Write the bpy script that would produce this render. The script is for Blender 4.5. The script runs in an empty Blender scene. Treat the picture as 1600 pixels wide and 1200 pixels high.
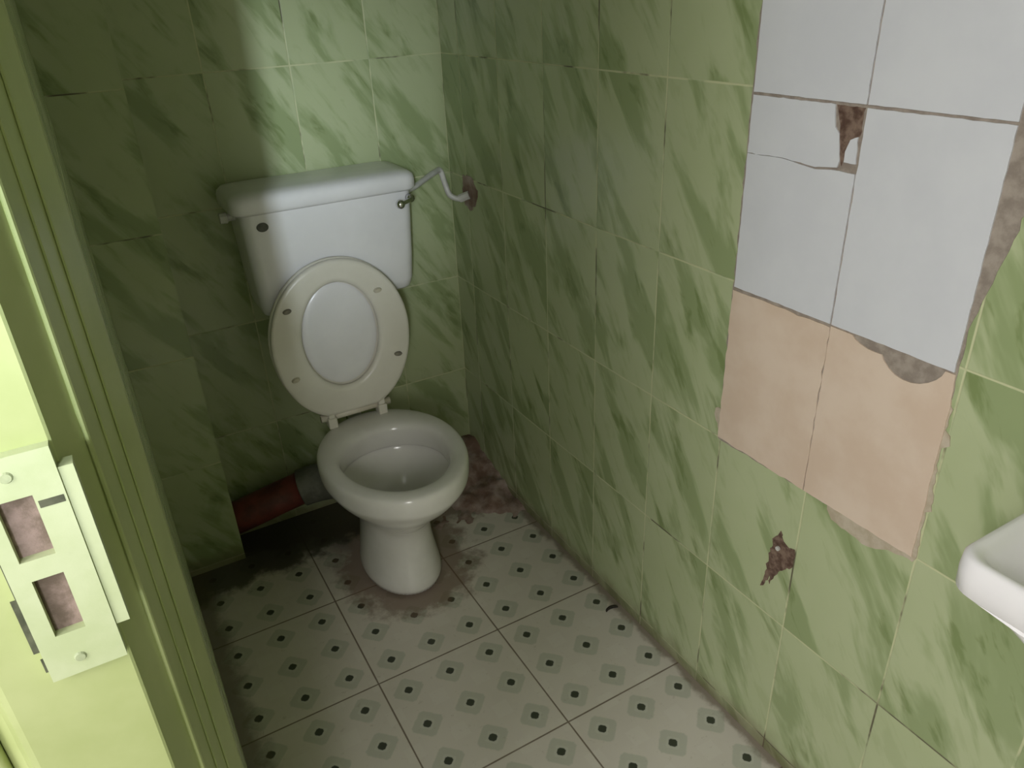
import bpy, bmesh, math, random
from mathutils import Vector, Matrix, noise
from mathutils.geometry import delaunay_2d_cdt
from math import pi, sin, cos
random.seed(7)
sc = bpy.context.scene
C = sc.collection

# ------------------------------------------------------------------ camera
F_PX = 1187.63
cam_d = bpy.data.cameras.new('camera'); cam = bpy.data.objects.new('camera', cam_d); C.objects.link(cam)
cam_d.sensor_width = 36.0; cam_d.lens = 36.0*F_PX/1600.0; cam_d.clip_start = 0.01
yaw, pitch, roll = 0.5020, 0.4816, -0.0452
fw = Vector((sin(yaw)*cos(pitch), cos(yaw)*cos(pitch), -sin(pitch)))
rt = Vector((cos(yaw), -sin(yaw), 0)); up = rt.cross(fw)
r2 = cos(roll)*rt + sin(roll)*up; u2 = -sin(roll)*rt + cos(roll)*up
m = Matrix((r2, u2, -fw)).transposed().to_4x4(); m.translation = (-0.9142, -1.9708, 1.4013)
cam.matrix_world = m
sc.camera = cam
sc.view_settings.view_transform = 'Standard'; sc.view_settings.look = 'None'
sc.view_settings.gamma = 1.0; sc.view_settings.use_curve_mapping = False
sc.view_settings.exposure = 0.0

# ------------------------------------------------------------------ helpers
def obj(name, bm, mat=None, parent=None, smooth=False, kind=None):
    bmesh.ops.recalc_face_normals(bm, faces=bm.faces)
    me = bpy.data.meshes.new(name); bm.to_mesh(me); bm.free()
    o = bpy.data.objects.new(name, me); C.objects.link(o)
    if mat:
        for mm in (mat if isinstance(mat, (list, tuple)) else [mat]): me.materials.append(mm)
    if smooth:
        for p in me.polygons: p.use_smooth = True
    if parent:
        o.parent = parent; o.matrix_parent_inverse = parent.matrix_world.inverted()
    if kind: o['kind'] = kind
    return o
def thing(name, label, cat, loc=(0, 0, 0)):
    o = bpy.data.objects.new(name, None); C.objects.link(o); o.location = loc
    o.empty_display_size = 0.1
    o['label'] = label; o['category'] = cat
    bpy.context.view_layer.update()
    return o
def group(name, loc=(0, 0, 0)):
    o = bpy.data.objects.new(name, None); C.objects.link(o); o.location = loc; o['kind'] = 'structure'
    bpy.context.view_layer.update(); return o
def box(bm, x0, x1, y0, y1, z0, z1):
    v = [bm.verts.new((x, y, z)) for x in (x0, x1) for y in (y0, y1) for z in (z0, z1)]
    for f in ((0, 1, 3, 2), (4, 6, 7, 5), (0, 4, 5, 1), (2, 3, 7, 6), (0, 2, 6, 4), (1, 5, 7, 3)):
        bm.faces.new([v[i] for i in f])
def bevel(o, w, seg=3, ang=40):
    b = o.modifiers.new('bevel', 'BEVEL'); b.width = w; b.segments = seg; b.limit_method = 'ANGLE'; b.angle_limit = math.radians(ang)
    for p in o.data.polygons: p.use_smooth = True
    n = o.modifiers.new('wn', 'WEIGHTED_NORMAL'); n.keep_sharp = True
def loft(bm, rings, cap0=True, cap1=True):
    R = [[bm.verts.new(p) for p in r] for r in rings]
    n = len(R[0])
    for a, b in zip(R, R[1:]):
        for i in range(n):
            bm.faces.new((a[i], a[(i+1) % n], b[(i+1) % n], b[i]))
    if cap0: bm.faces.new(R[0][::-1])
    if cap1: bm.faces.new(R[-1])
    return R
def tube(bm, pts, rad, n=12, caps=True):
    pts = [Vector(p) for p in pts]
    rs = rad if isinstance(rad, (list, tuple)) else [rad]*len(pts)
    rings = []; prev = None
    for i, p in enumerate(pts):
        t = (pts[min(i+1, len(pts)-1)] - pts[max(i-1, 0)]).normalized()
        if prev is None:
            a = t.orthogonal().normalized()
        else:
            a = (prev - t*prev.dot(t)).normalized()
        prev = a; b = t.cross(a)
        rings.append([p + rs[i]*(cos(2*pi*k/n)*a + sin(2*pi*k/n)*b) for k in range(n)])
    loft(bm, rings, caps, caps)
def smooth_path(pts, n=8):
    P = [Vector(p) for p in pts]; out = []
    for i in range(len(P)-1):
        p0, p1, p2, p3 = P[max(i-1, 0)], P[i], P[i+1], P[min(i+2, len(P)-1)]
        for k in range(n):
            t = k/n
            out.append(0.5*((2*p1) + (p2-p0)*t + (2*p0-5*p1+4*p2-p3)*t*t + (3*p1-p0-3*p2+p3)*t**3))
    out.append(P[-1]); return out
def ell(cx, cy, z, a, bf, bb, n=64, e=2.0):
    """ring in plan: half width a, reach bf to the front (-y) and bb to the back"""
    out = []
    for k in range(n):
        t = 2*pi*k/n; c, s = cos(t), sin(t)
        x = a*math.copysign(abs(c)**(2/e), c); y = math.copysign(abs(s)**(2/e), s)
        out.append(Vector((cx+x, cy + (y*bb if y > 0 else y*bf), z)))
    return out
def rrect(x0, x1, y0, y1, z, r, n=6):
    out = []
    for (cx, cy, a0) in ((x1-r, y1-r, 0), (x0+r, y1-r, pi/2), (x0+r, y0+r, pi), (x1-r, y0+r, 1.5*pi)):
        for k in range(n+1):
            t = a0 + (pi/2)*k/n
            out.append(Vector((cx+r*cos(t), cy+r*sin(t), z)))
    return out
def ragged(pts, step=0.012, amp=0.0012, seed=0):
    out = []
    for i, (a, b) in enumerate(zip(pts, pts[1:]+pts[:1])):
        L = math.dist(a, b); n = max(1, int(L/step))
        for k in range(n):
            t = k/n; y = a[0]+(b[0]-a[0])*t; z = a[1]+(b[1]-a[1])*t
            if k:
                q = Vector((y*160+seed*7.1, z*160, seed*3.3))
                y += amp*noise.noise(q)*2; z += amp*noise.noise(q+Vector((31, 7, 5)))*2
            out.append((y, z))
    return out
def plate(name, pts, t, mat, parent, base=0.004, kind='structure'):
    """slab standing proud of the right-hand wall (x = 0) by t, outline in (y, z)"""
    bm = bmesh.new()
    lo = [bm.verts.new((base, y, z)) for y, z in pts]; hi = [bm.verts.new((-t, y, z)) for y, z in pts]
    n = len(pts)
    tri = delaunay_2d_cdt([Vector(p) for p in pts], [], [list(range(n))], 1, 1e-7)
    near = lambda q: min(range(n), key=lambda i: (pts[i][0]-q[0])**2 + (pts[i][1]-q[1])**2)
    ids = [near(q) for q in tri[0]]
    for t in tri[2]:
        k = [ids[i] for i in t]
        if len(set(k)) < 3: continue
        for side in (lo, hi):
            try: bm.faces.new([side[i] for i in k])
            except ValueError: pass
    for i in range(n): bm.faces.new((lo[i], hi[i], hi[(i+1) % n], lo[(i+1) % n]))
    return obj(name, bm, mat, parent, kind=kind)

# ------------------------------------------------------------------ materials
class NB:
    def __init__(s, name):
        s.m = bpy.data.materials.new(name); s.m.use_nodes = True
        s.nt = s.m.node_tree; s.b = s.nt.nodes['Principled BSDF']; s.l = s.nt.links
    def n(s, typ, **kw):
        nd = s.nt.nodes.new(typ)
        for k, v in kw.items(): setattr(nd, k, v)
        return nd
    def put(s, sock, v):
        if isinstance(v, bpy.types.NodeSocket): s.l.new(v, sock)
        elif v is not None: sock.default_value = v
    def mt(s, op, a, b=None, c=None, clamp=False):
        nd = s.n('ShaderNodeMath', operation=op, use_clamp=clamp)
        for i, v in enumerate((a, b, c)): s.put(nd.inputs[i], v)
        return nd.outputs[0]
    def mix(s, f, a, b):
        nd = s.n('ShaderNodeMix', data_type='RGBA')
        s.put(nd.inputs[0], f)
        for i, v in ((6, a), (7, b)):
            if isinstance(v, tuple) and len(v) == 3: v = (*v, 1)
            s.put(nd.inputs[i], v)
        return nd.outputs[2]
    def sst(s, v, lo, hi):
        nd = s.n('ShaderNodeMapRange', interpolation_type='SMOOTHSTEP')
        s.put(nd.inputs[0], v); nd.inputs[1].default_value = lo; nd.inputs[2].default_value = hi
        return nd.outputs[0]
    def xyz(s, x, y, z):
        nd = s.n('ShaderNodeCombineXYZ')
        for i, v in enumerate((x, y, z)): s.put(nd.inputs[i], v)
        return nd.outputs[0]
    def pos(s):
        t = s.n('ShaderNodeTexCoord'); d = s.n('ShaderNodeSeparateXYZ'); s.l.new(t.outputs['Object'], d.inputs[0])
        return d.outputs, t.outputs['Object']
    def noise(s, vec, scale, detail=3, rough=0.5, dist=0.0):
        nd = s.n('ShaderNodeTexNoise'); s.put(nd.inputs['Vector'], vec)
        nd.inputs['Scale'].default_value = scale; nd.inputs['Detail'].default_value = detail
        nd.inputs['Roughness'].default_value = rough; nd.inputs['Distortion'].default_value = dist
        return nd.outputs[0]
    def bump(s, h, strength=0.3, dist=0.002):
        nd = s.n('ShaderNodeBump'); s.put(nd.inputs['Height'], h)
        nd.inputs['Strength'].default_value = strength; nd.inputs['Distance'].default_value = dist
        s.l.new(nd.outputs[0], s.b.inputs['Normal'])
    def fin(s, col, rough=0.4, metal=0.0, spec=0.5):
        if isinstance(col, tuple) and len(col) == 3: col = (*col, 1)
        s.put(s.b.inputs['Base Color'], col); s.put(s.b.inputs['Roughness'], rough)
        s.b.inputs['Metallic'].default_value = metal; s.b.inputs['Specular IOR Level'].default_value = spec
        return s.m
def srgb(r, g, b):
    f = lambda c: (c/255/12.92) if c/255 <= 0.04045 else ((c/255+0.055)/1.055)**2.4
    return (f(r), f(g), f(b))

def green_tile(name, axis, u0, v0, W=0.2, H=0.3068):
    """glazed marbled tiles 20 x 30 cm; u runs to the right as one faces the wall"""
    s = NB(name); P, vec = s.pos()
    u = s.mt('MULTIPLY', P[1], -1.0) if axis == 'y' else P[0]
    v = P[2]
    uu = s.mt('DIVIDE', s.mt('SUBTRACT', u, u0), W); vv = s.mt('DIVIDE', s.mt('SUBTRACT', v, v0), H)
    iu = s.mt('FLOOR', uu); iv = s.mt('FLOOR', vv)
    fu = s.mt('SUBTRACT', uu, iu); fv = s.mt('SUBTRACT', vv, iv)
    du = s.mt('MULTIPLY', s.mt('MINIMUM', fu, s.mt('SUBTRACT', 1.0, fu)), W)
    dv = s.mt('MULTIPLY', s.mt('MINIMUM', fv, s.mt('SUBTRACT', 1.0, fv)), H)
    # thickness of the joint wanders a little
    jn = s.noise(s.xyz(u, v, 0.0), 9, 2)
    d = s.mt('MINIMUM', du, dv)
    grout = s.mt('SUBTRACT', 1.0, s.sst(s.mt('SUBTRACT', d, s.mt('MULTIPLY', s.mt('SUBTRACT', jn, 0.5), 0.0014)), 0.0008, 0.0022))
    wn = s.n('ShaderNodeTexWhiteNoise', noise_dimensions='3D'); s.l.new(s.xyz(iu, iv, 3.0), wn.inputs['Vector'])
    off = s.mt('MULTIPLY', wn.outputs[0], 17.0)
    # streak coordinates: along = down to the right
    al = s.mt('SUBTRACT', s.mt('MULTIPLY', u, 0.55), s.mt('MULTIPLY', v, 0.835))
    ac = s.mt('ADD', s.mt('MULTIPLY', u, 0.835), s.mt('MULTIPLY', v, 0.55))
    q = s.xyz(s.mt('ADD', s.mt('MULTIPLY', al, 0.26), off), ac, off)
    n1 = s.noise(q, 14, 4, 0.55, 0.35)
    q2 = s.xyz(s.mt('ADD', s.mt('MULTIPLY', al, 0.30), s.mt('MULTIPLY', off, 1.7)), ac, 4.0)
    n2 = s.noise(q2, 26, 4, 0.6, 0.4)
    n3 = s.noise(s.xyz(u, v, off), 6, 3)
    k1 = s.sst(n1, 0.47, 0.60); k2 = s.sst(n2, 0.54, 0.66)
    base = s.mix(n3, (0.40, 0.462, 0.25), (0.485, 0.53, 0.33))
    c = s.mix(s.mt('MULTIPLY', k1, 0.66), base, (0.215, 0.285, 0.115))
    c = s.mix(s.mt('MULTIPLY', k2, s.mt('ADD', 0.12, s.mt('MULTIPLY', k1, 0.45))), c, (0.15, 0.205, 0.06))
    gn = s.noise(vec, 5.5, 4, 0.6)
    gcol = s.mix(s.sst(gn, 0.39, 0.48), (0.13, 0.12, 0.07), (0.54, 0.56, 0.33))
    c = s.mix(s.mt('MULTIPLY', grout, s.sst(s.noise(vec, 13, 3), 0.30, 0.48)), c, gcol)
    # grime creeping up from the floor
    low = s.mt('SUBTRACT', 1.0, s.sst(s.mt('ADD', v, s.mt('MULTIPLY', s.mt('SUBTRACT', s.noise(vec, 18, 4), 0.5), 0.08)), 0.0, 0.07))
    c = s.mix(s.mt('MULTIPLY', low, 0.6), c, (0.14, 0.10, 0.06))
    s.bump(s.mt('SUBTRACT', 1.0, grout), 0.35, 0.0015)
    return s.fin(c, s.mt('ADD', 0.24, s.mt('MULTIPLY', grout, 0.5)))
M = {}
M['tile_right'] = green_tile('green marbled tile right', 'y', 0.1021, 0.3342)
M['tile_back'] = green_tile('green marbled tile back', 'x', -1.0, 0.3342)
M['tile_pier'] = green_tile('green marbled tile pier', 'x', -0.975, 0.3242)
M['tile_side'] = green_tile('green marbled tile side', 'y', 0.02, 0.3242)

def floor_mat():
    s = NB('floor tile dotted'); P, vec = s.pos()
    T = 0.3119
    uu = s.mt('DIVIDE', s.mt('ADD', P[0], 0.3047), T); vv = s.mt('DIVIDE', s.mt('ADD', P[1], 0.4191), T)
    fu = s.mt('FRACT', uu); fv = s.mt('FRACT', vv)
    du = s.mt('MULTIPLY', s.mt('MINIMUM', fu, s.mt('SUBTRACT', 1.0, fu)), T)
    dv = s.mt('MULTIPLY', s.mt('MINIMUM', fv, s.mt('SUBTRACT', 1.0, fv)), T)
    d = s.mt('MINIMUM', du, dv)
    jn = s.noise(vec, 22, 2)
    grout = s.mt('SUBTRACT', 1.0, s.sst(s.mt('ADD', d, s.mt('MULTIPLY', jn, -0.0010)), 0.0004, 0.0020))
    def cell(f):
        g = s.mt('FRACT', s.mt('MULTIPLY', f, 3.0)); return s.mt('MULTIPLY', s.mt('ABSOLUTE', s.mt('SUBTRACT', g, 0.5)), T/3)
    cu, cv = cell(fu), cell(fv)
    wob = s.mt('MULTIPLY', s.mt('SUBTRACT', s.noise(vec, 120, 2), 0.5), 0.004)
    cheb = s.mt('MAXIMUM', cu, cv); sm = s.mt('ADD', cu, cv)
    # black dot: a small square set on its corner
    dd = s.mt('ADD', s.mt('MAXIMUM', s.mt('MULTIPLY', sm, 0.72), s.mt('MULTIPLY', cheb, 0.92)), s.mt('MULTIPLY', wob, 0.5))
    dot = s.mt('SUBTRACT', 1.0, s.sst(dd, 0.0078, 0.0100))
    # pale grey green rosette of four lobes, also set on its corner, round each dot
    lob = s.mt('ADD', s.mt('MAXIMUM', s.mt('MULTIPLY', sm, 0.72), s.mt('MULTIPLY', cheb, 0.82)), wob)
    ring = s.mt('SUBTRACT', 1.0, s.sst(lob, 0.0265, 0.0305))
    inner = s.mt('SUBTRACT', 1.0, s.sst(lob, 0.0125, 0.0150))
    dg = s.mt('ABSOLUTE', s.mt('SUBTRACT', cu, cv))
    cross = s.mt('MULTIPLY', s.mt('SUBTRACT', 1.0, s.sst(dg, 0.0020, 0.0045)), s.mt('SUBTRACT', 1.0, inner))
    # faint squares between the rosettes
    gu = s.mt('SUBTRACT', T/6, cu); gv = s.mt('SUBTRACT', T/6, cv)
    sq = s.mt('SUBTRACT', 1.0, s.sst(s.mt('MAXIMUM', gu, gv), 0.017, 0.020))
    n = s.noise(vec, 7, 4)
    base = s.mix(n, (0.635, 0.585, 0.525), (0.73, 0.68, 0.62))
    c = s.mix(s.mt('MULTIPLY', ring, 0.60), base, (0.44, 0.465, 0.385))
    c = s.mix(s.mt('MULTIPLY', inner, 0.45), c, (0.62, 0.62, 0.55))
    c = s.mix(s.mt('MULTIPLY', s.mt('MULTIPLY', ring, cross), 0.35), c, (0.55, 0.55, 0.45))
    c = s.mix(s.mt('MULTIPLY', sq, 0.35), c, (0.74, 0.70, 0.64))
    c = s.mix(s.mt('MULTIPLY', dot, 0.95), c, (0.025, 0.032, 0.018))
    c = s.mix(s.mt('MULTIPLY', grout, 0.85), c, (0.13, 0.085, 0.05))
    # dirt: along the walls, and a brown spill round the foot of the pan
    wd = s.mt('MULTIPLY', s.mt('SUBTRACT', s.noise(vec, 14, 5, 0.65), 0.5), 0.22)
    ex = s.mt('ADD', P[0], 0.40); ey = s.mt('ADD', P[1], 0.36)
    rr = s.mt('SQRT', s.mt('ADD', s.mt('MULTIPLY', ex, ex), s.mt('MULTIPLY', s.mt('MULTIPLY', ey, 0.80), s.mt('MULTIPLY', ey, 0.80))))
    st = s.mt('SUBTRACT', 1.0, s.sst(s.mt('ADD', rr, wd), 0.15, 0.215))
    c = s.mix(s.mt('MULTIPLY', st, 0.72), c, (0.17, 0.095, 0.06))
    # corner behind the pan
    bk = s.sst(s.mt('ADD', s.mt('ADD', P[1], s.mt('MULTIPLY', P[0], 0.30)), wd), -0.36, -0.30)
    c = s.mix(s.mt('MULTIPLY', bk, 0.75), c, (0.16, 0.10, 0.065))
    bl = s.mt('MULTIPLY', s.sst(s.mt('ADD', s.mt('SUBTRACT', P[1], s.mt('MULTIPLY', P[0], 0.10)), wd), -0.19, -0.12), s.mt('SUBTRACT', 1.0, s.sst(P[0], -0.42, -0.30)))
    c = s.mix(s.mt('MULTIPLY', bl, 0.9), c, (0.045, 0.038, 0.026))  # near-black left of the pan: grime plus the recess's shade in the colour
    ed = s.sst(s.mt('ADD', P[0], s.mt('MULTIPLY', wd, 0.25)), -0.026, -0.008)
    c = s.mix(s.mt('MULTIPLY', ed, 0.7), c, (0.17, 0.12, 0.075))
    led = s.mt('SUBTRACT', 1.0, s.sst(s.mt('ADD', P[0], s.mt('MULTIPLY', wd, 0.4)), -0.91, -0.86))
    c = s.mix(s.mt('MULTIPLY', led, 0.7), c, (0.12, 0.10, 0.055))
    g = s.sst(s.noise(vec, 60, 4, 0.7), 0.60, 0.72)
    c = s.mix(s.mt('MULTIPLY', g, 0.22), c, (0.25, 0.19, 0.12))
    s.bump(s.mt('SUBTRACT', 1.0, grout), 0.3, 0.001)
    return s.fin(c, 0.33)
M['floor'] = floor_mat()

def mottled(name, a, b, scale=20, rough=0.5, bumpk=0.0, metal=0.0, spec=0.5, lo=0.35, hi=0.65):
    s = NB(name); P, vec = s.pos(); n = s.noise(vec, scale, 5, 0.6)
    if bumpk: s.bump(s.noise(vec, scale*3, 5, 0.65), bumpk, 0.002)
    return s.fin(s.mix(s.sst(n, lo, hi), a, b), rough, metal, spec)
M['white_tile'] = mottled('white glazed tile', (0.62, 0.63, 0.66), (0.655, 0.665, 0.69), 6, 0.22)
M['cream_tile'] = mottled('cream tile', (0.64, 0.50, 0.39), (0.70, 0.57, 0.46), 9, 0.35)
M['mortar'] = mottled('grey brown mortar', (0.24, 0.20, 0.165), (0.35, 0.30, 0.25), 45, 0.9, 0.5)
M['smear'] = mottled('cream plaster smear', (0.42, 0.35, 0.25), (0.52, 0.45, 0.35), 40, 0.8, 0.4)
M['hole'] = mottled('broken brown backing', (0.085, 0.045, 0.03), (0.22, 0.15, 0.11), 70, 0.9, 0.9)
M['crack'] = mottled('dark crack', (0.10, 0.09, 0.08), (0.2, 0.19, 0.17), 60, 0.9)
M['ceramic'] = mottled('white vitreous china', (0.66, 0.645, 0.60), (0.74, 0.725, 0.69), 5, 0.16)
M['cistern'] = mottled('white cistern china', (0.72, 0.71, 0.715), (0.78, 0.77, 0.775), 5, 0.25)
M['seat'] = mottled('off white plastic seat', (0.68, 0.65, 0.565), (0.735, 0.705, 0.625), 7, 0.30)
M['buffer'] = mottled('grey seat buffer', (0.17, 0.155, 0.12), (0.24, 0.22, 0.17), 40, 0.6)
M['buffer_pale'] = mottled('pale seat buffer', (0.46, 0.42, 0.32), (0.53, 0.49, 0.39), 40, 0.5)
M['hinge'] = mottled('cream plastic hinge', (0.60, 0.55, 0.44), (0.66, 0.62, 0.52), 30, 0.4)
M['chrome'] = mottled('worn chrome', (0.55, 0.55, 0.56), (0.75, 0.75, 0.76), 30, 0.14, 0, 1.0)
M['hose'] = mottled('white plastic hose', (0.55, 0.54, 0.51), (0.66, 0.65, 0.62), 25, 0.4)
M['tail'] = mottled('dull plated pipe', (0.50, 0.50, 0.48), (0.62, 0.62, 0.60), 30, 0.3, 0, 0.35)
M['badge'] = mottled('dark oval badge', (0.06, 0.062, 0.05), (0.10, 0.10, 0.085), 60, 0.4)
M['red_pipe'] = mottled('dull red pipe', (0.10, 0.022, 0.018), (0.20, 0.045, 0.035), 20, 0.5)
M['grey_pipe'] = mottled('dirty grey plastic pipe', (0.11, 0.11, 0.09), (0.19, 0.19, 0.16), 20, 0.5)
M['pink_mortar'] = mottled('lumpy pinkish mortar', (0.19, 0.115, 0.085), (0.43, 0.35, 0.31), 15, 0.9, 0.5, lo=0.36, hi=0.70)
M['paint'] = mottled('light green gloss paint', (0.37, 0.425, 0.175), (0.43, 0.48, 0.22), 8, 0.38, 0.06)
M['paint_plate'] = mottled('painted over strike plate', (0.43, 0.49, 0.27), (0.50, 0.55, 0.34), 14, 0.4, 0.15)
M['gap'] = mottled('dark gap', (0.045, 0.05, 0.028), (0.10, 0.105, 0.065), 60, 0.9)
M['screw'] = mottled('painted screw head', (0.30, 0.34, 0.20), (0.42, 0.47, 0.28), 60, 0.5)
M['brick'] = mottled('raw pinkish brick in the recess', (0.13, 0.095, 0.07), (0.30, 0.22, 0.19), 45, 0.95, 0.6)
M['sink'] = mottled('white basin china', (0.83, 0.81, 0.82), (0.86, 0.84, 0.85), 5, 0.2)
M['plaster'] = mottled('cream wall paint', (0.62, 0.64, 0.50), (0.68, 0.70, 0.56), 6, 0.7)
M['ceil'] = mottled('white ceiling paint', (0.66, 0.67, 0.60), (0.72, 0.73, 0.66), 4, 0.8)
M['cement'] = mottled('cement screed', (0.34, 0.32, 0.28), (0.44, 0.42, 0.38), 6, 0.8)
M['debris'] = mottled('dark scrap', (0.02, 0.018, 0.012), (0.05, 0.04, 0.03), 80, 0.8)
def water_mat():
    s = NB('water'); s.b.inputs['Transmission Weight'].default_value = 1.0; s.b.inputs['IOR'].default_value = 1.33
    return s.fin((0.93, 0.95, 0.93), 0.02)
M['water'] = water_mat()

# ------------------------------------------------------------------ room shell
ZC = 2.45; YF = -2.75; XL = -0.925; XO = -1.055; YJ = -1.50; YN = -2.30; ZD = 2.05
PX, PY = -0.778, -0.114          # right edge and face of the tiled pier in the left back corner
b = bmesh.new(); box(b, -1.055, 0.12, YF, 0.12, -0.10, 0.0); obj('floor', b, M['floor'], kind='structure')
b = bmesh.new(); box(b, -3.2, -1.055, -4.6, 0.12, -0.10, -0.002); obj('floor_hallway', b, M['cement'], kind='structure')
b = bmesh.new(); box(b, XO, 0.12, YF, 0.12, ZC, ZC+0.1); obj('ceiling', b, M['ceil'], kind='structure')
b = bmesh.new(); box(b, -1.055, 0.12, 0.0, 0.12, 0.0, ZC); obj('wall_back', b, M['tile_back'], kind='structure')
b = bmesh.new(); box(b, 0.0, 0.12, YF, 0.0, 0.0, ZC); wall_r = obj('wall_right', b, M['tile_right'], kind='structure')
b = bmesh.new(); box(b, XO, 0.12, YF-0.12, YF, 0.0, ZC); obj('wall_front', b, M['plaster'], kind='structure')
# left wall with the doorway: beyond the jamb, above the door, nearer than the door
b = bmesh.new(); box(b, XO, XL, -1.302, PY, 0.0, ZC); obj('wall_left', b, [M['tile_side']], kind='structure')
b = bmesh.new(); box(b, XO, XL, YN-0.05, YJ+0.05, ZD+0.05, ZC); obj('wall_left.001', b, M['plaster'], kind='structure')
b = bmesh.new(); box(b, XO, XL, YF, YN-0.05, 0.0, ZC); obj('wall_left.002', b, M['plaster'], kind='structure')
# pier
b = bmesh.new(); box(b, XO, PX, PY, 0.0, 0.0, ZC); obj('pillar', b, M['tile_pier'], kind='structure')

# ------------------------------------------------------------------ repaired patch on the right wall (outlines in y, z)
YA, YB, YC = -1.100, -1.298, -1.492
rnd = lambda pts, amp, sd, step=0.012: ragged(pts, step, amp, sd)
plate('mortar_bed', rnd([(-1.097, 1.57), (-1.097, 0.638), (-1.497, 0.640), (-1.493, 1.0), (-1.507, 1.065), (-1.517, 1.12), (-1.535, 1.24), (-1.545, 1.57)], 0.002, 1), 0.0008, M['mortar'], wall_r)
for i, (y0, y1, z0, z1) in enumerate([(YA, YB, 1.2475, 1.56), (YB, YC, 1.2475, 1.56), (YB, YC, 0.9395, 1.2435)]):
    g = 0.0014
    plate('white_tile', rnd([(y0-g, z0), (y1+g, z0), (y1+g, z1), (y0-g, z1)], 0.0005, 10+i), 0.003, M['white_tile'], wall_r)
# the broken tile: upper piece, lower piece and a loose chip round the hole
g = 0.0014
plate('white_tile', rnd([(YA-g, 1.2435), (YA-g, 1.159), (-1.171, 1.1615), (-1.230, 1.1575), (-1.2665, 1.1625), (-1.269, 1.172), (-1.262, 1.207), (-1.254, 1.215), (-1.249, 1.2435)], 0.0008, 21, 0.008), 0.003, M['white_tile'], wall_r)
plate('white_tile', rnd([(YA-g, 1.1585), (-1.171, 1.1605), (-1.230, 1.1545), (-1.258, 1.158), (YB+g, 1.158), (YB+g, 0.9395), (YA-g, 0.9395)], 0.0005, 22), 0.003, M['white_tile'], wall_r)
plate('white_tile', rnd([(-1.281, 1.201), (-1.292, 1.206), (-1.295, 1.171), (-1.276, 1.171), (-1.2755, 1.185)], 0.0008, 23, 0.006), 0.0025, M['white_tile'], wall_r)
plate('broken_patch', rnd([(-1.251, 1.243), (-1.2955, 1.243), (-1.294, 1.207), (-1.279, 1.199), (-1.272, 1.165), (-1.268, 1.175), (-1.261, 1.21)], 0.0016, 24, 0.006), 0.0013, M['hole'], wall_r)
# cream tiles below; the right one has two bites out of its top edge
plate('cream_tile', rnd([(YA+0.001, 0.933), (YA+0.002, 0.642), (YB+0.0008, 0.640), (YB+0.0008, 0.934)], 0.0014, 31), 0.0026, M['cream_tile'], wall_r)
bite = [(-1.336, 0.9365), (-1.342, 0.931), (-1.350, 0.928), (-1.364, 0.9245), (-1.376, 0.924), (-1.387, 0.9245), (-1.391, 0.918), (-1.401, 0.909), (-1.412, 0.9035), (-1.424, 0.901), (-1.437, 0.9015), (-1.449, 0.905), (-1.461, 0.912), (-1.470, 0.920), (-1.476, 0.928), (-1.479, 0.9365)]
plate('cream_tile', rnd([(YB-0.0008, 0.640), (YB-0.0008, 0.9365)] + bite + [(-1.4925, 0.9365), (-1.4965, 0.891), (-1.4955, 0.80), (-1.4965, 0.722), (-1.4965, 0.640)], 0.0007, 32, 0.010), 0.0026, M['cream_tile'], wall_r)
plate('plaster_smear', rnd([(-1.345, 0.645), (-1.347, 0.632), (-1.358, 0.618), (-1.385, 0.615), (-1.405, 0.613), (-1.417, 0.609), (-1.440, 0.615), (-1.460, 0.627), (-1.483, 0.632), (-1.499, 0.632), (-1.503, 0.650), (-1.499, 0.722), (-1.507, 0.728), (-1.501, 0.76), (-1.498, 0.828), (-1.508, 0.836), (-1.505, 0.850), (-1.497, 0.856), (-1.5, 0.888), (-1.490, 0.9), (-1.490, 0.65)], 0.0022, 33, 0.008), 0.0014, M['smear'], wall_r)
plate('plaster_smear', rnd([(-1.102, 0.70), (-1.085, 0.698), (-1.083, 0.684), (-1.088, 0.672), (-1.094, 0.66), (-1.102, 0.655)], 0.002, 34, 0.006), 0.0014, M['smear'], wall_r)
# lower hole, beside the joint under the cream tiles, with a little white screw plug in it
plate('broken_patch', rnd([(-1.266, 0.533), (-1.275, 0.515), (-1.281, 0.512), (-1.300, 0.514), (-1.3015, 0.476), (-1.277, 0.450), (-1.266, 0.428), (-1.259, 0.405), (-1.256, 0.425), (-1.246, 0.392), (-1.239, 0.386), (-1.247, 0.43), (-1.250, 0.458), (-1.252, 0.501)], 0.0028, 35, 0.006), 0.0012, M['hole'], wall_r)
b = bmesh.new(); tube(b, [(0.0, -1.267, 0.495), (-0.005, -1.267, 0.495)], 0.0042, 12); obj('wall_plug', b, M['hose'], wall_r, kind='structure')
# plaster broken out where the water pipe enters
plate('broken_patch', rnd([(-0.085, 0.955), (-0.135, 0.955), (-0.165, 0.925), (-0.150, 0.885), (-0.118, 0.862), (-0.085, 0.872), (-0.075, 0.915)], 0.005, 36, 0.008), 0.0015, M['pink_mortar'], wall_r)

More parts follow.
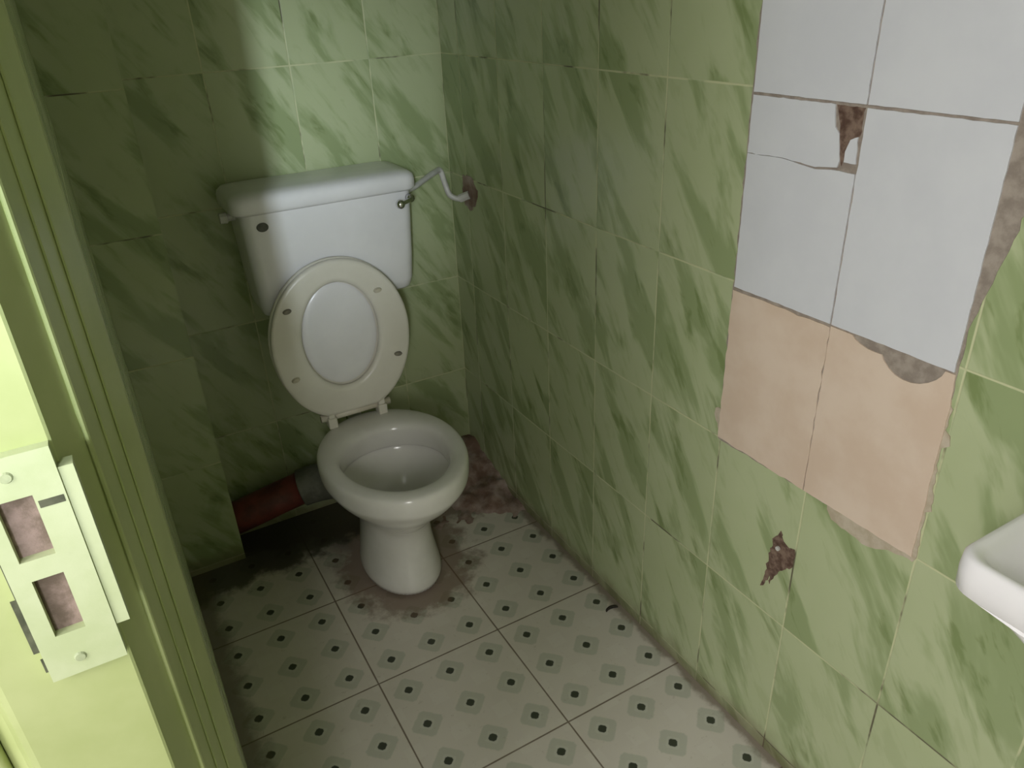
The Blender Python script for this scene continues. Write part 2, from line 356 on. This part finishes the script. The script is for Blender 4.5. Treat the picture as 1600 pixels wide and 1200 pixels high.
# ------------------------------------------------------------------ door frame: extruded section (x, y)
door = group('door_1', (-0.99, YJ, 0))
sect = [(-1.062, -1.30), (-1.062, -1.478), (-1.052, -1.487), (-1.046, -1.4990), (-1.042, -1.50), (-0.9685, -1.50), (-0.9668, -1.499), (-0.9535, -1.460), (-0.9525, -1.4612), (-0.9510, -1.4610), (-0.9500, -1.459),
        (-0.9445, -1.421), (-0.9440, -1.4215), (-0.9428, -1.4210), (-0.9370, -1.385), (-0.9364, -1.3858), (-0.9352, -1.3855), (-0.9345, -1.383), (-0.9250, -1.340), (-0.9245, -1.300)]
b = bmesh.new()
ZS = [0.0, 0.5, 1.0, 1.5, ZD]
loft(b, [[Vector((x, y, z)) for x, y in sect] for z in ZS])
obj('jamb', b, M['paint'], door, kind='structure')
b = bmesh.new()
loft(b, [[Vector((x, YN-(y-YJ), z)) for x, y in sect] for z in ZS])
obj('jamb', b, M['paint'], door, kind='structure')
b = bmesh.new()
loft(b, [[Vector((x, y, ZD-(yy-YJ)*-1.0)) for x, yy in sect] for y in (YJ+0.06, YN-0.06)])
obj('door_head', b, M['paint'], door, kind='structure')
b = bmesh.new(); box(b, -1.135, -1.0625, -1.487, -1.30, 0.0, ZD+0.08); bevel(obj('architrave', b, M['paint'], door, kind='structure'), 0.004, 2)
# strike plate, painted over, with the two bolt openings cut through to raw brick
def yz_plate(bm, outer, holes, y0, y1):
    """plate in x-z with rectangular holes, y from y0 (back) to y1 (front)"""
    xs = sorted({p for h in holes for p in h[:2]} | {outer[0], outer[1]}); zs = sorted({p for h in holes for p in h[2:]} | {outer[2], outer[3]})
    for i in range(len(xs)-1):
        for j in range(len(zs)-1):
            cx, cz = (xs[i]+xs[i+1])/2, (zs[j]+zs[j+1])/2
            if any(h[0] < cx < h[1] and h[2] < cz < h[3] for h in holes): continue
            box(bm, xs[i], xs[i+1], y0, y1, zs[j], zs[j+1])
    bmesh.ops.remove_doubles(bm, verts=bm.verts, dist=1e-5)
holes = [(-1.0045, -0.985, 1.104, 1.1475), (-1.0025, -0.985, 1.043, 1.089)]
b = bmesh.new(); yz_plate(b, (-1.0135, -0.9685, 1.008, 1.176), holes, -1.499, -1.5075)
sp = obj('strike_plate', b, M['paint_plate'], door, kind='structure')
for h in holes:
    b = bmesh.new(); box(b, h[0], h[1], -1.5002, -1.5012, h[2], h[3]); obj('bolt_hole', b, M['brick'], sp, kind='structure')
b = bmesh.new(); box(b, -0.9700, -0.9600, -1.495, -1.5060, 1.035, 1.160); obj('strike_lip', b, M['paint_plate'], sp, kind='structure')
for z in (1.163, 1.021):
    b = bmesh.new(); tube(b, [(-0.994, -1.507, z), (-0.994, -1.5088, z)], [0.0042, 0.003], 14); obj('screw', b, M['screw'], sp, kind='structure')
# gouged recess round the plate
b = bmesh.new(); box(b, -1.0185, -1.0132, -1.4985, -1.5006, 1.030, 1.075); box(b, -1.0165, -1.0132, -1.4985, -1.5005, 1.012, 1.024); box(b, -1.0155, -1.0132, -1.4985, -1.5005, 1.075, 1.115); box(b, -0.9835, -0.9700, -1.5070, -1.5078, 1.1375, 1.1425); obj('recess_gap', b, M['gap'], sp, kind='structure')

# ------------------------------------------------------------------ toilet
toilet = thing('toilet', 'white low-level toilet with its seat raised against the wall cistern', 'toilet', (-0.41, -0.36, 0))
cx = -0.412
rings = [ell(cx, -0.375, 0.000, 0.103, 0.150, 0.165), ell(cx, -0.375, 0.018, 0.104, 0.151, 0.165), ell(cx, -0.372, 0.060, 0.096, 0.143, 0.160),
         ell(cx, -0.370, 0.120, 0.086, 0.133, 0.152), ell(cx, -0.372, 0.180, 0.083, 0.130, 0.150), ell(cx, -0.380, 0.225, 0.096, 0.146, 0.157),
         ell(cx, -0.395, 0.265, 0.125, 0.180, 0.175), ell(cx, -0.405, 0.300, 0.153, 0.212, 0.192), ell(cx, -0.413, 0.330, 0.169, 0.228, 0.205),
         ell(cx, -0.416, 0.342, 0.174, 0.233, 0.211), ell(cx, -0.416, 0.350, 0.178, 0.238, 0.215), ell(cx, -0.416, 0.385, 0.180, 0.240, 0.217), ell(cx, -0.416, 0.396, 0.177, 0.236, 0.214),
         ell(cx, -0.416, 0.400, 0.170, 0.228, 0.207), ell(cx, -0.420, 0.401, 0.156, 0.208, 0.170), ell(cx, -0.424, 0.399, 0.141, 0.188, 0.135), ell(cx, -0.426, 0.392, 0.132, 0.178, 0.122),
         ell(cx, -0.427, 0.375, 0.130, 0.175, 0.119), ell(cx, -0.427, 0.345, 0.131, 0.176, 0.120), ell(cx, -0.427, 0.335, 0.132, 0.177, 0.121), ell(cx, -0.427, 0.3335, 0.136, 0.181, 0.125), ell(cx, -0.427, 0.3325, 0.142, 0.188, 0.131),
         ell(cx, -0.428, 0.322, 0.140, 0.184, 0.128), ell(cx, -0.433, 0.300, 0.124, 0.160, 0.110),
         ell(cx, -0.438, 0.275, 0.103, 0.130, 0.088), ell(cx, -0.441, 0.25, 0.087, 0.108, 0.070), ell(cx, -0.440, 0.210, 0.070, 0.086, 0.054), ell(cx, -0.436, 0.185, 0.05, 0.06, 0.04)]
b = bmesh.new(); loft(b, rings)
pan = obj('bowl', b, M['ceramic'], toilet, smooth=True)
sub = pan.modifiers.new('sub', 'SUBSURF'); sub.levels = 1; sub.render_levels = 1
# back outlet spigot of the pan
b = bmesh.new(); tube(b, [(-0.42, -0.26, 0.215), (-0.42, -0.215, 0.195), (-0.440, -0.180, 0.186), (-0.468, -0.160, 0.181)], [0.052, 0.05, 0.05, 0.05], 20)
obj('outlet', b, M['ceramic'], toilet, smooth=True)
b = bmesh.new(); r = ell(cx, -0.441, 0.226, 0.0755, 0.094, 0.060, 40); b.faces.new([b.verts.new(p) for p in r])
obj('water', b, M['water'], toilet)

# raised seat ring and the cover behind it; outline in (x, z), origin at the hinge line
SX, ZB, ZT = -0.437, 0.434, 0.838
def seat_outline(n=72, grow=0.0):
    out = []
    zc = 0.635; a = 0.1775+grow
    for k in range(n):
        t = 2*pi*k/n; c, s_ = cos(t), sin(t)
        if s_ >= 0: x, z = a*c, zc + (ZT-zc+grow)*s_
        else:
            x = a*math.copysign(abs(c)**0.86, c); z = zc + (zc-ZB+0.012+grow)*s_
            z = max(z, ZB-grow)
        out.append((SX+x, z))
    return out
def hole_outline(n=72):
    return [(SX-0.002 + 0.099*cos(2*pi*k/n), 0.644 + 0.138*sin(2*pi*k/n)) for k in range(n)]
def lean(y, z): return y + 0.012*(z-ZB)/(ZT-ZB)     # the seat leans back a touch
def scale2(pts, k, c):
    return [(c[0]+(x-c[0])*k, c[1]+(z-c[1])*k) for x, z in pts]
O, Hh = seat_outline(), hole_outline(); cc = (SX, 0.64)
V = lambda pts, y: [Vector((x, lean(y, z), z)) for x, z in pts]
b = bmesh.new()
yb, yf = -0.224, -0.243
loft(b, [V(scale2(Hh, 1.03, cc), yb), V(scale2(O, 0.985, cc), yb), V(O, yb-0.004), V(O, yf+0.005), V(scale2(O, 0.985, cc), yf+0.001), V(scale2(O, 0.95, cc), yf),
         V(scale2(Hh, 1.10, cc), yf), V(scale2(Hh, 1.03, cc), yf+0.002), V(Hh, yf+0.008), V(Hh, yb-0.004), V(scale2(Hh, 1.03, cc), yb)], False, False)
bmesh.ops.remove_doubles(b, verts=b.verts, dist=1e-6)
seat = obj('seat', b, M['seat'], toilet, smooth=True)
seat['label'] = 'raised off-white seat ring showing its underside'
for i, (x, z, ang) in enumerate([(-0.562, 0.738, 0.15), (-0.333, 0.742, 0.1), (-0.301, 0.560, -0.1), (-0.573, 0.560, 0.2)]):
    b = bmesh.new(); y0 = lean(yf, z)+0.001
    rr = []
    for (k, dy) in ((1.0, 0), (1.0, -0.005), (0.8, -0.008)):
        rr.append([Vector((x+0.0105*k*cos(t)*cos(ang)-0.006*k*sin(t)*sin(ang), y0+dy, z+0.0105*k*cos(t)*sin(ang)+0.006*k*sin(t))) for t in [2*pi*j/20 for j in range(20)]])
    loft(b, rr)
    obj('buffer', b, M['buffer'] if i in (0, 2) else M['buffer_pale'], seat, smooth=False)
b = bmesh.new(); yb2, yf2 = -0.2050, -0.2225
G = seat_outline(grow=0.001)
loft(b, [V(scale2(G, 0.90, cc), yb2), V(scale2(G, 0.97, cc), yb2-0.003), V(G, yb2-0.008), V(G, yf2+0.003), V(scale2(G, 0.985, cc), yf2)])
lidc = obj('lid', b, M['seat'], toilet, smooth=True)
# slightly domed inner face of the cover seen through the ring
b = bmesh.new(); loft(b, [V(scale2(Hh, 0.97, cc), yf2-0.0002), V(scale2(Hh, 0.93, cc), yf2-0.0035), V(scale2(Hh, 0.75, cc), yf2-0.0045)], False, True)
obj('lid_panel', b, M['cistern'], lidc, smooth=True)
# hinge: bar, two posts and knuckles
hg = None
b = bmesh.new(); tube(b, [(-0.525, -0.222, 0.4235), (-0.335, -0.222, 0.4235)], 0.0105, 14); hg = obj('hinge', b, M['hinge'], toilet, smooth=True)
for x in (-0.500, -0.362):
    b = bmesh.new(); box(b, x-0.012, x+0.012, -0.245, -0.212, 0.398, 0.427); box(b, x-0.009, x+0.009, -0.240, -0.215, 0.425, 0.448)
    h = obj('hinge_post', b, M['seat'], hg); bevel(h, 0.003, 2)

# cistern, on the wall
cist = bmesh.new()
CX0, CX1, CYF = -0.617, -0.196, -0.198
def crect(z, inset, yf, r): return rrect(CX0+inset, CX1-inset*0.9, yf, -0.022, z, r)
loft(cist, [crect(0.705, 0.030, -0.165, 0.02), crect(0.712, 0.018, -0.176, 0.028), crect(0.735, 0.012, -0.184, 0.03), crect(0.80, 0.008, -0.190, 0.03), crect(0.968, 0.0, CYF, 0.03)])
cis = obj('cistern', cist, M['cistern'], toilet, smooth=True)
cis.data.set_sharp_from_angle(angle=0.7)
b = bmesh.new()
LX0, LX1, LY = CX0-0.019, CX1+0.012, CYF-0.012
loft(b, [rrect(LX0+0.006, LX1-0.006, LY+0.006, -0.018, 0.966, 0.03), rrect(LX0, LX1, LY, -0.015, 0.972, 0.034), rrect(LX0, LX1, LY, -0.015, 0.992, 0.034), rrect(LX0+0.003, LX1-0.003, LY+0.003, -0.017, 1.002, 0.032),
         rrect(LX0+0.012, LX1-0.012, LY+0.013, -0.024, 1.010, 0.028), rrect(LX0+0.04, LX1-0.04, LY+0.04, -0.04, 1.0135, 0.02)])
ld = obj('cistern_lid', b, M['cistern'], cis, smooth=True)
b = bmesh.new(); rr = []
for k, dy in ((1, 0.0015), (1, -0.0012), (0.86, -0.002)):
    rr.append([Vector((-0.573+0.0135*k*cos(2*pi*j/28), -0.1985+dy, 0.936+0.0105*k*sin(2*pi*j/28))) for j in range(28)])
loft(b, rr); bd = obj('badge', b, M['badge'], cis); bd['label'] = 'small dark oval badge'
# flush lever: spindle through the front, arm along it, ball at the end
b = bmesh.new(); tube(b, [(-0.2085, -0.196, 0.9475), (-0.2085, -0.212, 0.9475)], [0.010, 0.009], 16)
tube(b, smooth_path([(-0.2085, -0.216, 0.9475), (-0.225, -0.226, 0.9465), (-0.243, -0.236, 0.945)], 6), [0.0055]*13, 12)
lv = obj('flush_lever', b, M['chrome'], cis, smooth=True); lv['label'] = 'chrome flush lever'
b = bmesh.new(); bmesh.ops.create_uvsphere(b, u_segments=20, v_segments=12, radius=0.0115, matrix=Matrix.Translation((-0.249, -0.238, 0.9445)))
obj('knob', b, M['chrome'], lv, smooth=True)
# blanked-off inlet nut on the left side
b = bmesh.new(); tube(b, [(-0.60, -0.12, 0.952), (-0.632, -0.12, 0.952), (-0.634, -0.12, 0.952), (-0.650, -0.12, 0.952)], [0.009, 0.009, 0.0135, 0.0125], 10)
obj('inlet_nut', b, M['hose'], cis)
# flush pipe from the cistern down to the back of the pan, behind the raised cover
b = bmesh.new(); tube(b, smooth_path([(-0.405, -0.10, 0.712), (-0.405, -0.10, 0.52), (-0.405, -0.105, 0.36), (-0.405, -0.15, 0.325), (-0.405, -0.225, 0.325)], 6), 0.019, 16)
obj('flush_pipe', b, M['hose'], toilet, smooth=True)

# ------------------------------------------------------------------ pipes
wp = thing('water_pipe', 'thin white bent supply pipe from cistern side to right wall corner', 'pipe', (-0.06, -0.08, 0.93))
b = bmesh.new(); tube(b, smooth_path([(-0.182, -0.10, 0.940), (-0.150, -0.098, 0.947), (-0.10, -0.088, 0.967), (-0.068, -0.075, 0.975)], 8), 0.0075, 12)
obj('metal_tail', b, M['tail'], wp, smooth=True)
b = bmesh.new(); tube(b, smooth_path([(-0.070, -0.076, 0.9755), (-0.060, -0.072, 0.968), (-0.052, -0.075, 0.935), (-0.044, -0.085, 0.905), (-0.022, -0.10, 0.895), (-0.004, -0.115, 0.905)], 8), 0.0078, 12)
obj('hose', b, M['hose'], wp, smooth=True)
b = bmesh.new(); tube(b, [(-0.200, -0.10, 0.940), (-0.178, -0.10, 0.940)], [0.012, 0.012], 8); obj('nut', b, M['chrome'], wp)
b = bmesh.new(); tube(b, [(-0.024, -0.1005, 0.8955), (-0.002, -0.117, 0.906)], [0.0115, 0.0115], 8); obj('nut', b, M['hose'], wp)

so = thing('waste_pipe', 'dark red and grey waste pipe lying low behind the toilet', 'pipe', (-0.62, -0.08, 0.13))
b = bmesh.new(); tube(b, smooth_path([(-0.475, -0.155, 0.180), (-0.52, -0.125, 0.172), (-0.555, -0.105, 0.163), (-0.585, -0.095, 0.156)], 6), 0.054, 20)
obj('grey_coupling', b, M['grey_pipe'], so, smooth=True)
b = bmesh.new(); tube(b, [(-0.578, -0.096, 0.158), (-0.66, -0.080, 0.135), (-0.742, -0.066, 0.112), (-0.79, -0.058, 0.10)], 0.047, 20)
obj('red_pipe', b, M['red_pipe'], so, smooth=True)

# ------------------------------------------------------------------ lumpy mortar in the corner behind the pan
b = bmesh.new(); N = 44
grid = []
for i in range(N+1):
    row = []
    for j in range(N+1):
        x = -0.34*i/N; y = -0.42*j/N
        u_, v_ = i/N, j/N
        f = max(0, 1-u_**1.3)*max(0, 1-v_**1.2)
        h = 0.105*f - 0.020 + 0.030*noise.noise(Vector((x*13, y*13, 2))) + 0.010*noise.noise(Vector((x*45, y*45, 7)))
        if max(u_, v_) > 0.95: h = -0.01
        row.append(b.verts.new((x + (0.002 if i == 0 else 0), y + (0.002 if j == 0 else 0), max(h, -0.012))))
    grid.append(row)
for i in range(N):
    for j in range(N):
        b.faces.new((grid[i][j], grid[i+1][j], grid[i+1][j+1], grid[i][j+1]))
mo = obj('trim_1', b, M['pink_mortar'], smooth=True, kind='structure')

# ------------------------------------------------------------------ wash basin on the right wall
sink = thing('wash_basin', 'white ceramic wash basin on the right wall, mostly out of frame', 'basin', (0, -1.85, 0.8))
SX0, SX1, SY0, SY1 = -0.209, 0.0, -2.08, -1.645
b = bmesh.new()
R_ = lambda ins, z, r, yi=None: rrect(SX0+ins, SX1-0.0005, SY0+(yi if yi is not None else ins), SY1-(yi if yi is not None else ins), z, min(r, 0.09))
def inner(ins, z, r): return rrect(SX0+ins, SX1-0.05-ins*0.3, SY0+ins, SY1-ins, z, r)
loft(b, [rrect(-0.12, -0.0005, SY0+0.13, SY1-0.13, 0.67, 0.03), rrect(-0.165, -0.0005, SY0+0.10, SY1-0.10, 0.72, 0.04), rrect(-0.197, -0.0005, SY0+0.07, SY1-0.07, 0.775, 0.04), rrect(-0.205, -0.0005, SY0+0.045, SY1-0.045, 0.797, 0.035),
         R_(0.006, 0.800, 0.026), R_(0.0, 0.806, 0.028), R_(-0.001, 0.830, 0.028), R_(0.0, 0.846, 0.028), R_(0.003, 0.850, 0.027), inner(0.008, 0.8505, 0.026),
         inner(0.014, 0.846, 0.026), inner(0.024, 0.828, 0.03), inner(0.045, 0.785, 0.03), inner(0.06, 0.755, 0.03), inner(0.075, 0.742, 0.01)])
obj('basin', b, M['sink'], sink, smooth=True)
bpy.data.objects['basin'].data.set_sharp_from_angle(angle=0.9)
b = bmesh.new(); tube(b, [(-0.115, -1.86, 0.741), (-0.115, -1.86, 0.7445)], [0.021, 0.019], 20); obj('drain', b, M['chrome'], sink)

# ------------------------------------------------------------------ scrap on the floor
b = bmesh.new()
pts = [Vector((-0.030+0.016*cos(t)*1.1, -0.832+0.011*sin(t), 0.0042)) for t in [0.2+0.29*k for k in range(10)]]
tube(b, pts, [0.0014, 0.003, 0.0038, 0.004, 0.0042, 0.004, 0.0038, 0.0034, 0.0026, 0.0012], 8)
d = obj('debris', b, M['debris'], smooth=True)
d['label'] = 'small dark curved scrap on the floor beside the right wall'; d['category'] = 'debris'

# ------------------------------------------------------------------ light
w = bpy.data.worlds.new('world'); sc.world = w; w.use_nodes = True
bg = w.node_tree.nodes['Background']; bg.inputs[0].default_value = (1.0, 0.975, 0.95, 1); bg.inputs[1].default_value = 1.95
def area(name, loc, target, sx, sy, power, col, spread=180):
    l = bpy.data.lights.new(name, 'AREA'); l.shape = 'RECTANGLE'; l.size = sx; l.size_y = sy; l.energy = power; l.color = col; l.spread = math.radians(spread)
    o = bpy.data.objects.new(name, l); C.objects.link(o); o.location = loc
    o.rotation_euler = (Vector(target)-Vector(loc)).to_track_quat('-Z', 'Y').to_euler()
    return o
area('window_and_fill_light', (-1.585, -3.42, 1.75), (-0.42, 0.0, 1.12), 0.07, 0.30, 0.70, (0.88, 1.0, 1.10), 20)
area('window_and_fill_light', (-1.50, -3.20, 1.55), (-0.42, -0.5, 0.25), 0.25, 0.60, 2.0, (1.0, 0.97, 0.95), 75)  # added broad fill that brightens the pan and the floor
area('hall_light', (-2.3, -2.3, 2.1), (-0.9, -1.55, 1.35), 0.7, 0.7, 4.5, (1.0, 0.985, 0.98), 75)
